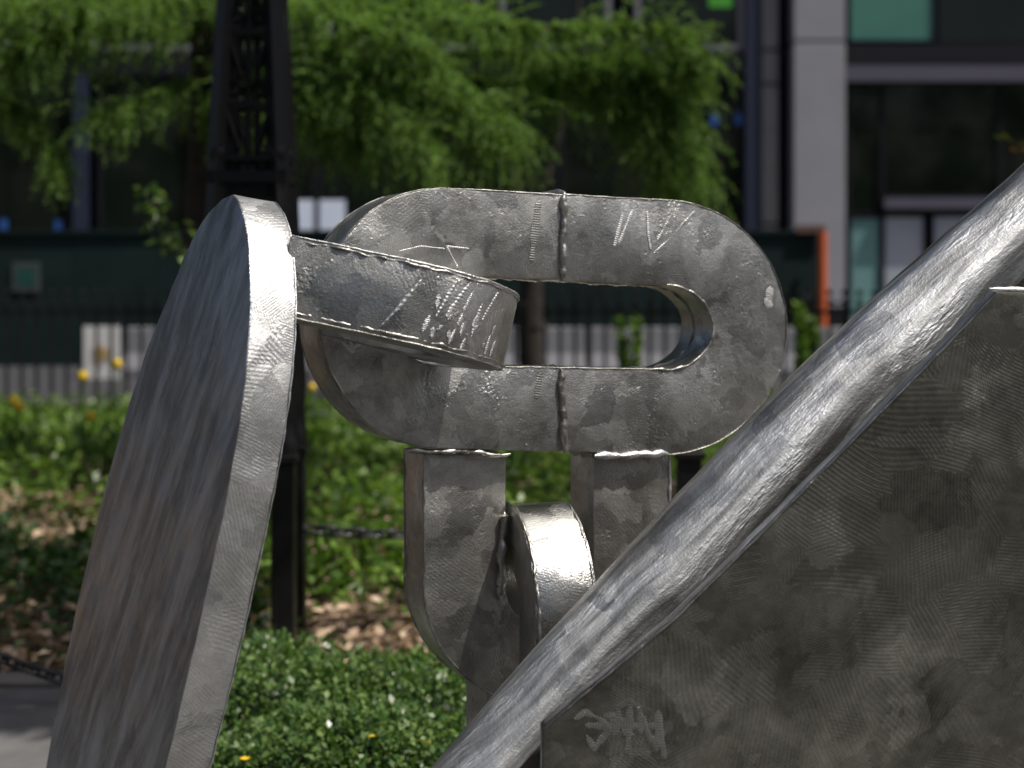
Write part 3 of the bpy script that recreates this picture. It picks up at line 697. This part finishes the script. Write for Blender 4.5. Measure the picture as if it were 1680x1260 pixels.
for k in range(6):
    a = k * math.pi / 3; box_bm(bm, (c.x - .012, c.y - .004, c.z), (c.x + .012, c.y + .002, c.z + .13), Matrix.Rotation(a, 3, 'Y'), c)
lathe_bm(bm, [(.0001, -.003), (.075, -.0025), (.075, .0025), (.0001, .003)], (0, 0, 0)); 
for w in list(bm.verts)[-48:]: w.co = Matrix.Rotation(math.pi / 2, 3, 'X') @ w.co + c
from_bm('emblem', bm, M['tan'], bs)
for u in (142, 190): x = P(u, 0, 18.34).x; box('leg', (x - .02, 18.335, 0), (x + .02, 18.38, EYE - (540 - HV) / FPX * 18.3), M['clad_mid'], bs)

# ------------------------------------------------------------------ building across the street
B0 = 27.0
bd = empty('office_building', (0, B0 + .5, .12), 'modern building with pale stone piers and dark glazing across the street', 'building')
box('core_wall', (-22, B0 + .55, .12), (24, B0 + 6, 24), M['clad_dk'], bd)
def pz(v, d): return EYE - (v - HV) / FPX * d
# stone piers built of panels, joints recessed
dP = B0 - .35
def pier(u0, u1, d, joints, mat, th=.7):
    zz = [.12] + sorted(pz(v, d) for v in joints) + [24]
    for a, b in zip(zz, zz[1:]): box('pier_panel', (P(u0, 0, d).x, d, a + .025), (P(u1, 0, d).x, d + th, b - .025), mat, bd, .01)
    box('pier_core', (P(u0, 0, d).x + .03, d + .04, .12), (P(u1, 0, d).x - .03, d + th + .1, 23.9), M['clad_dk'], bd)
pier(1303, 1387, dP, (68, 498), M['clad_lt'])
pier(1251, 1277, B0 - .05, (82, 138, 368), M['clad_mid'], .5)
pier(-330, -250, dP, (68, 498), M['clad_lt'])
box('pier_base', (P(1300, 0, dP - .02).x, dP - .02, .12), (P(1390, 0, dP - .02).x, dP + .6, pz(500, dP) - .03), M['clad_dk'], bd)
def bx(name, u0, u1, v0, v1, y, mat, th=.08): return pbox(name, u0, u1, v0, v1, y, mat, bd, th)
# right bay
bx('window', 1392, 1536, -330, 68, B0 + .20, M['navy'], .06)
def window(u0, u1, v0, v1, y, pane, fw=5, fm='frame'):
    w = empty('window', (0, 0, 0)); w.parent = bd; w.location = -V(bd.location)
    w2 = w
    def c(name, a, b, cc, d, m, yy, th):
        o = pbox(name, a, b, cc, d, yy, M[m], None, th); o.parent = w2; return o
    c('frame', u0, u0 + fw, v0, v1, fm, y - .05, .10); c('frame', u1 - fw, u1, v0, v1, fm, y - .05, .10)
    c('frame', u0 + fw, u1 - fw, v1 - fw, v1, fm, y - .048, .10); c('frame', u0 + fw, u1 - fw, v0, v0 + fw, fm, y - .048, .10)
    c('pane', u0 + fw, u1 - fw, v0 + fw, v1 - fw, pane, y, .02)
    return w
window(1394, 1534, -330, 67, B0 + .1, 'teal', 2, 'navy')
window(1540, 1800, -330, 70, B0 + .1, 'glass', 4, 'clad_dk')
bx('spandrel', 1389, 1900, 72, 106, B0, M['clad_dk'], .5)
bx('beam', 1389, 1900, 107, 133, B0 - .12, M['beam'], .6)
window(1392, 1446, 135, 352, B0 + .1, 'glass', 3, 'clad_dk'); window(1448, 1640, 135, 322, B0 + .1, 'glass', 3, 'clad_dk'); window(1642, 1900, 135, 322, B0 + .1, 'glass', 3, 'clad_dk')
bx('door_canopy', 1452, 1800, 324, 342, B0 - .15, M['beam'], .5); bx('canopy_shadow_gap', 1452, 1800, 343, 352, B0 + .05, M['clad_dk'], .2)
window(1394, 1446, 356, 556, B0 + .1, 'teal2', 3, 'navy'); window(1449, 1519, 353, 556, B0 + .1, 'panel', 3, 'clad_dk'); window(1530, 1640, 353, 556, B0 + .1, 'panel', 3, 'navy'); window(1642, 1800, 353, 556, B0 + .1, 'glass', 3, 'navy')
# left bays: pale framed windows above, dark shopfront below
bx('navy_fin', 1224, 1249, -500, 556, B0 - .02, M['navy'], .4)
for (a, b) in ((370, 548), (590, 783), (820, 1003), (1042, 1220), (150, 330), (-90, 110)):
    w = window(a, b, -330, 82, B0 + .12, 'glass', 9)
bx('spandrel', -250, 1222, 84, 122, B0 + .02, M['clad_dk'], .4)
for a in (-240, -20, 130, 330, 520, 730, 920): window(a, a + 186, 124, 556, B0 + .12, 'glass', 6, 'clad_dk')
window(1108, 1222, 124, 556, B0 + .12, 'glass', 5, 'clad_dk')
for a in (125, 325): bx('navy_fin', a - 6, a + 18, 124, 556, B0 - .05, M['navy'], .3)
for k in range(3):        # storeys above the frame
    z = 9.6 + k * 4.2
    for i in range(12):
        x = -20 + i * 3.4
        w = empty('window', (0, 0, 0)); w.parent = bd; w.location = -V(bd.location)
        for nm, lo, hi, m in (('pane', (x, B0 + .40, z), (x + 2.2, B0 + .45, z + 2.6), 'glass'), ('frame', (x - .1, B0 + .38, z - .1), (x, B0 + .54, z + 2.7), 'frame'), ('frame', (x + 2.2, B0 + .38, z - .1), (x + 2.3, B0 + .54, z + 2.7), 'frame'), ('sill', (x - .15, B0 + .3, z - .2), (x + 2.35, B0 + .54, z - .1), 'frame')):
            o = box(nm, lo, hi, M[m]); o.parent = w
for (u0, u1) in ((484, 514), (524, 566)):
    bx('skylit_panel', u0, u1, 328, 384, B0 - .02, M['board'], .03)  # window panels, pale blue in place of sky light falling on them
st = pbox('green_sticker', 1163, 1202, -30, 12, B0 + .10, M['lime'], bd, .01)
for (u, v) in ((1172, 196), (1212, 195), (6, 370), (96, 372)): pbox('blue_tape', u - 6, u + 6, v - 10, v + 10, B0 + .085, M['blue'], bd, .01)

# ------------------------------------------------------------------ planting
class Leaves:
    def __init__(s): s.v = []
    def add(s, *a): s.v.append(leaf_quads(*a))
    def build(s, name, mat, parent=None):
        v = np.concatenate(s.v); me = quads_mesh(name, v, len(v) // 4)
        return link_mesh(name, me, mat, parent)
def rnd_dir(n): return unit(rng.normal(size=(n, 3)))

# groundcover bed
cov = Leaves(); ivy = Leaves()
def clump(x, y, r, h, n, size, store, lift=0.04):
    d = rnd_dir(n); d[:, 2] = np.abs(d[:, 2])
    rad = rng.uniform(.45, 1.0, (n, 1)) ** .6
    c = np.array([x, y, lift]) + d * rad * np.array([r, r, h])
    out = unit(d * np.array([1, 1, .35]) + rng.normal(size=(n, 3)) * .5)
    nr = unit(d * .6 + np.array([0, 0, .8]) + rng.normal(size=(n, 3)) * .6)
    s = size * rng.uniform(.7, 1.25, n)
    store.add(c, out, nr, s, s * rng.uniform(.5, .7, n))
for _ in range(1350):
    y = rng.uniform(6.5, 13.3); x = rng.uniform(-.40 * y, .42 * y)
    nv = mnoise.noise(V((x * .9, y * .9, 4.0)))
    left = x < -.25 * y + .1
    if left and 8.0 < y < 9.6 and nv < .40: continue
    if left and y <= 8.0 and nv < .25: continue
    if nv < -.38: continue
    k = 1.0 if y > 7.4 else .75
    clump(x, y, rng.uniform(.16, .3), rng.uniform(.16, .34) * k, 28, .072, cov)
for _ in range(75):
    y = rng.uniform(5.6, 7.9); x = rng.uniform(-.40 * y, -.15 * y)
    clump(x, y, rng.uniform(.15, .25), rng.uniform(.08, .22), 34, .06, ivy)
for _ in range(22):
    y = rng.uniform(5.9, 6.6); x = rng.uniform(-1.0, 2.2)
    clump(x, y, .14, .10, 22, .045, cov)
tag(cov.build('groundcover', M['cover']), 'low bright green leafy groundcover filling the planting bed', 'groundcover', kind='stuff')
tag(ivy.build('ivy', M['ivy']), 'sparse dark green ivy on the brown bed at the left', 'ivy', kind='stuff')
lit = Leaves(); n = 9000
pos = np.stack([rng.uniform(-4, 3, n), rng.uniform(5.36, 9.5, n) ** 1.0, rng.uniform(.006, .05, n)], 1)
lit.add(pos, unit(rng.normal(size=(n, 3)) * np.array([1, 1, .35])), unit(rng.normal(size=(n, 3)) * .45 + np.array([0, 0, 1.0])), rng.uniform(.05, .11, n), rng.uniform(.03, .06, n))
tag(lit.build('leaf_litter', M['litter']), 'dry brown fallen leaves scattered over the soil', 'leaf litter', kind='stuff')

# boxwood shrubs in front
def shrub(x, y, rx, ry, h, n, label):
    r = empty('boxwood_shrub', (x, y, 0), label, 'shrub', 'low glossy boxwood shrubs in front of the bed')
    L = Leaves(); d = rnd_dir(n); d[:, 2] = np.abs(d[:, 2]) * 1.0
    lump = np.array([1 + .20 * mnoise.noise(V(q) * 3.2 + V((x * 7, 0, 0))) + .10 * mnoise.noise(V(q) * 9) for q in d])[:, None]
    rad = (rng.uniform(.25, 1.0, (n, 1)) ** .35) * lump
    c = np.array([x, y, .03]) + d * rad * np.array([rx, ry, h])
    out = unit(d * .6 + rng.normal(size=(n, 3)) * .7 + np.array([0, 0, .3])); nr = unit(d * .6 + np.array([0, 0, .6]) + rng.normal(size=(n, 3)) * .6)
    s = .026 * rng.uniform(.55, 1.25, n); L.add(c, out, nr, s, s * .62)
    o = L.build('foliage', M['box'], r); o['kind'] = 'stuff'
    bm = bmesh.new()
    for k in range(34):
        q = V(d[k]) * .85; tube_bm(bm, [V((x + random.uniform(-.04, .04), y + random.uniform(-.04, .04), 0)), V((x + q.x * rx * .5, y + q.y * ry * .5, q.z * h * .6 + .05)), V((x + q.x * rx, y + q.y * ry, q.z * h + .03))], lambda t: .006 - .004 * t, 4)
    from_bm('stems', bm, M['bark'], r)
    return r
zt = lambda v, d: EYE - (v - HV) / FPX * d
shrub(P(450, 0, 4.62).x, 4.62, .36, .34, .30, 7500, 'glossy boxwood shrub just right of the oval slab')
shrub(P(690, 0, 4.60).x, 4.60, .36, .34, .265, 7500, 'glossy boxwood shrub below the hanging U link')
shrub(P(560, 0, 4.15).x, 4.20, .40, .30, .235, 7000, 'lower boxwood shrub at the bottom edge between slab and bar')
for (u, v, d, l) in ((612, 1212, 4.05, 'small yellow blossom low in the boxwood near the bar'), (700, 1222, 4.1, 'yellow blossom at the right of the boxwood'), (402, 1248, 4.0, 'yellow blossom at the foot of the oval slab')):
    c = P(u, v, d); r = empty('yellow_blossom', c, l, 'flower', 'yellow blossoms in the boxwood'); L = Leaves()
    a = np.arange(7) * 2 * math.pi / 7
    L.add(np.repeat(np.array([c]), 7, 0), np.stack([np.cos(a), np.sin(a), .6 + 0 * a], 1), np.tile([0, 0, 1.0], (7, 1)), np.full(7, .018), np.full(7, .012)); L.build('petals', M['tulip'], r)
    bm = bmesh.new(); tube_bm(bm, [V((c.x, c.y, 0)), c], .0025, 4); from_bm('stem', bm, M['stem'], r)

# yellow tulips
def tulip(u, v, d, label, size=.062):
    c = P(u, v, d); r = empty('tulip', (c.x, c.y, 0), label, 'tulip', 'yellow tulips above the groundcover')
    bm = bmesh.new(); lathe_bm(bm, [(.006, -size * .5), (size * .30, -size * .42), (size * .46, -size * .1), (size * .44, size * .2), (size * .34, size * .48), (size * .2, size * .5)], c, 9)
    for w in bm.verts: w.co += jit(w.co, .006, 40)
    from_bm('petals', bm, M['tulip'], r, 60)
    bm = bmesh.new(); tube_bm(bm, [V((c.x + .02, c.y, 0)), V((c.x + .01, c.y, c.z * .5)), V((c.x, c.y, c.z - size * .45))], .006, 5); from_bm('stem', bm, M['stem'], r)
    L = Leaves(); L.add(np.repeat(np.array([[c.x, c.y, .1]]), 3, 0), np.array([[.4, 0, 1.0], [-.4, .2, 1], [.1, -.4, 1]]), np.array([[0, -1.0, 0]] * 3), np.full(3, .32), np.full(3, .05)); L.build('leaves', M['cover'], r)
tulip(136, 618, 10.6, 'yellow tulip in front of the emblem board', .078); tulip(192, 598, 10.8, 'tallest yellow tulip beside the oval slab', .074)
tulip(22, 657, 10.4, 'upper of two yellow tulips near the left edge', .068); tulip(32, 668, 10.1, 'lower of two yellow tulips near the left edge', .068)
tulip(148, 683, 10.2, 'short yellow tulip just above the groundcover', .066); tulip(512, 636, 10.9, 'yellow tulip between oval slab and chain link', .06)

# leafy shoots by the fence
def shoot(u, v, d, label, n=90, spread=.16):
    top = P(u, v, d); r = empty('leafy_shoot', (top.x, d, 0), label, 'shrub', 'upright leafy shoots before the fence'); L = Leaves(); bm = bmesh.new()
    for k in range(5):
        t = V((top.x + rng.uniform(-spread, spread), d + rng.uniform(-.1, .1), top.z * rng.uniform(.72, 1.0))); b = V((top.x + rng.uniform(-.05, .05), d, 0))
        tube_bm(bm, [b, b.lerp(t, .5), t], .005, 4); f = rng.uniform(.35, 1.0, (n, 1))
        base = np.array(b) + (np.array(t) - np.array(b)) * f; dr = rnd_dir(n) * .8 + np.array([0, 0, .7])
        L.add(base, dr, rnd_dir(n), rng.uniform(.05, .10, n), rng.uniform(.025, .045, n))
    from_bm('stems', bm, M['stem'], r); o = L.build('foliage', M['cover'], r); o['kind'] = 'stuff'
shoot(1050, 522, 11.6, 'wispy green shoot seen inside the big link'); shoot(1325, 490, 11.8, 'tall green shoot in front of the orange post', 120, .14); shoot(1350, 560, 11.4, 'lower green shoot beside the orange post', 120, .16)

# ------------------------------------------------------------------ trees
def tree_tube(name, pts, r0, r1, parent, mat, seg=8):
    bm = bmesh.new(); tube_bm(bm, pts, lambda t: r0 + (r1 - r0) * t, seg)
    for w in bm.verts: w.co += jit(w.co, r0 * .22, 9)
    return from_bm(name, bm, mat, parent, 60)
CD = 9.5; tx_ = P(328, 0, CD).x
con = empty('weeping_conifer', (tx_, CD, 0), 'weeping conifer with drooping feathery branches above the chain link', 'tree')
tree_tube('trunk', [V((tx_, CD, 0)), V((tx_ - .03, CD, 1.2)), V((tx_ + .02, CD, 2.4)), V((tx_, CD, 4)), V((tx_, CD, 6))], .10, .05, con, M['bark'], 10)
limbs = [([(330, 20, 9.5), (520, 5, 9.2), (760, 38, 9.0), (950, 48, 8.9), (1090, 50, 8.9), (1115, 68, 8.9), (1140, 100, 8.9)], 90, 1.0),
         ([(330, 110, 9.5), (500, 85, 9.2), (650, 92, 9.0), (750, 140, 8.9), (835, 215, 8.8)], 120, 1.2),
         ([(330, 160, 9.5), (430, 150, 9.2), (560, 150, 8.9), (650, 185, 8.8), (715, 260, 8.7)], 130, 1.2),
         ([(500, 60, 9.5), (680, 95, 9.5), (830, 85, 9.4), (900, 95, 9.3), (945, 108, 9.3)], 75, .8),
         ([(700, 130, 9.4), (850, 140, 9.3), (950, 116, 9.2), (1040, 112, 9.2), (1070, 150, 9.1), (1105, 205, 9.1), (1130, 270, 9.1)], 130, 1.3),
         ([(880, 150, 9.3), (960, 150, 9.2), (1030, 165, 9.1), (1070, 215, 9.0), (1095, 280, 9.0)], 110, 1.5),
         ([(900, 120, 9.4), (990, 105, 9.4), (1035, 124, 9.3), (1075, 165, 9.2), (1100, 225, 9.2)], 120, 1.2),
         ([(560, 110, 9.4), (650, 125, 9.3), (740, 150, 9.2), (800, 195, 9.1)], 130, 1.2),
         ([(330, 60, 9.5), (200, 40, 9.2), (90, 60, 9.0), (10, 100, 8.9)], 120, 1.1),
         ([(330, 130, 9.5), (240, 170, 9.2), (160, 190, 9.0)], 90, .7),
         ([(-120, 130, 9.2), (0, 165, 9.1), (60, 205, 9.0), (95, 275, 9.0)], 70, 1.0),
         ([(330, -60, 9.5), (480, -40, 9.7), (650, -5, 9.8), (800, 30, 9.8)], 80, .9),
         ([(330, -80, 9.5), (150, -60, 9.8), (-40, -40, 9.9)], 120, .9),
         ([(330, 190, 9.5), (420, 185, 9.3), (520, 205, 9.2), (610, 245, 9.1)], 105, 1.0),
         ([(330, -30, 9.4), (420, -10, 9.1), (560, 30, 8.9), (680, 70, 8.8)], 100, 1.0),
         ([(330, 0, 9.4), (260, 0, 9.1), (150, 0, 8.9), (40, 10, 8.8), (-60, 40, 8.7)], 110, 1.1),
         ([(330, -150, 9.5), (600, -150, 9.3), (900, -110, 9.2)], 90, .7), ([(330, -170, 9.5), (60, -150, 9.3), (-120, -110, 9.2)], 90, .7)]
ND_ = Leaves(); nb_, nd_, nn_, nl_ = [], [], [], []
for pth, droop, dens in limbs:
    sp_ = [P(*q) for q in spline(pth, 40)]
    tree_tube('limb', sp_[::2], .030, .006, con, M['bark'], 6)
    Lm = sum((b - a).length for a, b in zip(sp_, sp_[1:])); nt = int(Lm * 180 * dens)
    for _ in range(nt):
        f = random.random() ** .85; i = min(38, int(f * 39)); p = sp_[i].lerp(sp_[i + 1], random.random())
        tg = (sp_[min(i + 1, 39)] - sp_[max(i - 1, 0)]).normalized()
        lat = V((random.gauss(0.0, .42), random.gauss(-.2, 1), random.gauss(.25, .25))) + tg * random.uniform(.0, 1.1); lat.normalize()
        Lt = droop / FPX * 9.2 * random.uniform(.55, 1.15); m = 11
        arch = random.uniform(.10, .42); v = lat.copy(); q = p.copy(); q += V((0, 0, random.uniform(-.02, .03)))
        for k in range(m):
            v = (v * (1 - .30 * arch * 2) + V((0, 0, -1)) * (.30 * arch * 2)).normalized(); st_ = Lt * 1.15 / m
            for s in range(5):
                b = q + v * st_ * (s / 5)
                sd = V((random.gauss(0, 1), random.gauss(0, 1), random.gauss(0, .5))).normalized()
                nb_.append(b); nd_.append(sd * 1.15 + v * .45); nn_.append((random.gauss(0, 1), random.gauss(0, 1), 1.2)); nl_.append(random.uniform(.022, .045) * (1 - .35 * k / m))
            q = q + v * st_
ND_.add(np.array(nb_), np.array(nd_), np.array(nn_), np.array(nl_), np.array(nl_) * .28 + .003)
fo = ND_.build('foliage', M['needles'], con); fo['kind'] = 'stuff'
print('needles', len(nb_))
# pale new leaves of a low broadleaf twig in front of the conifer trunk
tw = empty('broadleaf_sapling', (P(345, 0, 8.4).x, 8.4, 0), 'thin sapling with yellow-green leaves left of the oval slab', 'sapling')
pts = [V((P(345, 0, 8.4).x, 8.4, 0)), P(340, 480, 8.4), P(300, 400, 8.35), P(262, 350, 8.3), P(235, 318, 8.3)]
tree_tube('stem', pts, .014, .004, tw, M['bark'], 6); L = Leaves()
for _ in range(60):
    q = P(rng.uniform(235, 300), 0, 8.3); u = rng.uniform(0, 1); b = np.array(P(228 + 85 * u + rng.normal() * 10, 300 + 130 * u + rng.normal() * 22, 8.3))
    L.add(b[None], rnd_dir(1) + np.array([[0, 0, -.4]]), rnd_dir(1) * .6 + np.array([[0, -.4, .8]]), [.07], [.045])
L.build('foliage', M['cover'], tw)['kind'] = 'stuff'
# slim street tree by the fence, seen through the link
x0 = P(873, 0, 13.2).x
stt = empty('street_tree', (x0, 13.2, 0), 'slim dark trunk seen through the hole of the big chain link', 'tree')
tree_tube('trunk', [V((x0 + .0, 13.2, 0)), V((x0, 13.2, .4)), V((x0 - .01, 13.2, .9)), V((x0 + .01, 13.2, 1.4)), V((x0 + .02, 13.2, 1.75))], .12, .085, stt, M['bark'], 10)
for dx, dy in ((-.9, .3), (.7, .4), (-.2, -.3)): tree_tube('limb', [V((x0 + .02, 13.2, 1.7)), V((x0 + dx * .35, 13.2 + dy * .5, 2.6)), V((x0 + dx, 13.2 + dy, 5.6))], .035, .012, stt, M['bark'], 6)
bm = bmesh.new()
for k in range(16):
    a = random.random() * 6.28; z = random.uniform(.5, 1.4); bmesh.ops.create_icosphere(bm, subdivisions=1, radius=random.uniform(.03, .055), matrix=Matrix.Translation((x0 + .09 * math.cos(a), 13.2 + .09 * math.sin(a), z)))
for w in bm.verts: w.co += jit(w.co, .02, 20)
from_bm('bark_burls', bm, M['bark'], stt, 60)['kind'] = 'stuff'
def crown(store, c, r, n, size):
    d = rnd_dir(n); rad = rng.uniform(.2, 1, (n, 1)) ** .5
    p = np.array(c) + d * rad * np.array(r)
    s = size * rng.uniform(.6, 1.3, n); store.add(p, rnd_dir(n), rnd_dir(n) * .8 + np.array([0, 0, 1.0]), s, s * .6)
L = Leaves(); 
for _ in range(14): crown(L, (x0 + rng.uniform(-1.2, 1.2), 13.2 + rng.uniform(-1, 1), rng.uniform(5.0, 7.0)), (.6, .6, .4), 180, .13)
L.build('foliage', M['canopy'], stt)['kind'] = 'stuff'
# tall plane tree on the right, trunk out of frame, its crown dapples the bed
pt = empty('plane_tree', (6.2, 8.5, 0), 'tall broadleaf tree right of the view whose crown shades the bed', 'tree')
tree_tube('trunk', [V((6.2, 8.5, 0)), V((6.1, 8.5, 2)), V((6.0, 8.4, 4.5)), V((5.6, 8.2, 6.5))], .24, .12, pt, M['bark'], 12)
L = Leaves(); cc = []
for _ in range(46):
    c = (rng.uniform(-1.2, 6.5), rng.uniform(6.0, 13.2), rng.uniform(5.0, 7.6))
    if c[0] < 3.4 and 7.6 < c[1] < 10.6: continue
    cc.append(c); crown(L, c, (.55, .55, .35), 100, .15)
for _ in range(32):
    c = (rng.uniform(.4, 1.5), rng.uniform(2.9, 4.6), rng.uniform(5.9, 6.9)); cc.append(c); crown(L, c, (.42, .40, .3), 110, .12)
for _ in range(15):
    c = (rng.uniform(.3, 1.6), rng.uniform(4.4, 6.4), rng.uniform(5.9, 6.9)); cc.append(c); crown(L, c, (.42, .40, .3), 110, .12)
for c in cc[::3]: tree_tube('limb', [V((5.9, 8.4, 4.6)), V((5.9, 8.4, 4.6)).lerp(V(c), .5) + V((0, 0, .5)), V(c)], .06, .015, pt, M['bark'], 5)
L.build('foliage', M['canopy'], pt)['kind'] = 'stuff'
# twig of the same tree dipping into the frame at the right edge
sa = empty('young_maple', (P(1800, 0, 7.5).x, 7.5, 0), 'young maple whose orange and green leaf tip enters at the right edge', 'tree')
tree_tube('trunk', [V((P(1800, 0, 7.5).x, 7.5, 0)), P(1795, 500, 7.5), P(1800, 200, 7.5), P(1805, -200, 7.5)], .03, .012, sa, M['bark'], 6)
tree_tube('limb', [P(1798, 260, 7.5), P(1740, 235, 7.5), P(1685, 238, 7.5), P(1640, 234, 7.5)], .008, .003, sa, M['bark'], 5)
L = Leaves()
for _ in range(26):
    b = np.array(P(rng.uniform(1640, 1780), 236 + rng.normal() * 7, 7.5 + rng.normal() * .05)); L.add(b[None], rnd_dir(1) + np.array([[-.4, 0, -.3]]), rnd_dir(1) + np.array([[0, -.5, .8]]), [.055], [.035])
L.build('foliage', M['twigleaf'], sa)['kind'] = 'stuff'
# park grove behind the camera (what the steel reflects)
L = Leaves(); bm = bmesh.new()
for k in range(16):
    x = -22 + k * 2.9 + rng.uniform(-1, 1); y = -rng.uniform(9, 16)
    tube_bm(bm, [V((x, y, 0)), V((x + .2, y, 3)), V((x, y, 7))], lambda t: .25 - .12 * t, 7)
    for _ in range(9): crown(L, (x + rng.uniform(-1.6, 1.6), y + rng.uniform(-1.6, 1.6), rng.uniform(1.5, 9.5)), (1.3, 1.3, .9), 110, .5)
g = L.build('park_grove', M['grove']); tag(g, 'grove of leafy park trees behind the viewer', 'trees', kind='stuff')
gt = from_bm('grove_trunks', bm, M['bark']); tag(gt, 'dark trunks of the grove behind the viewer', 'trunks', kind='stuff')
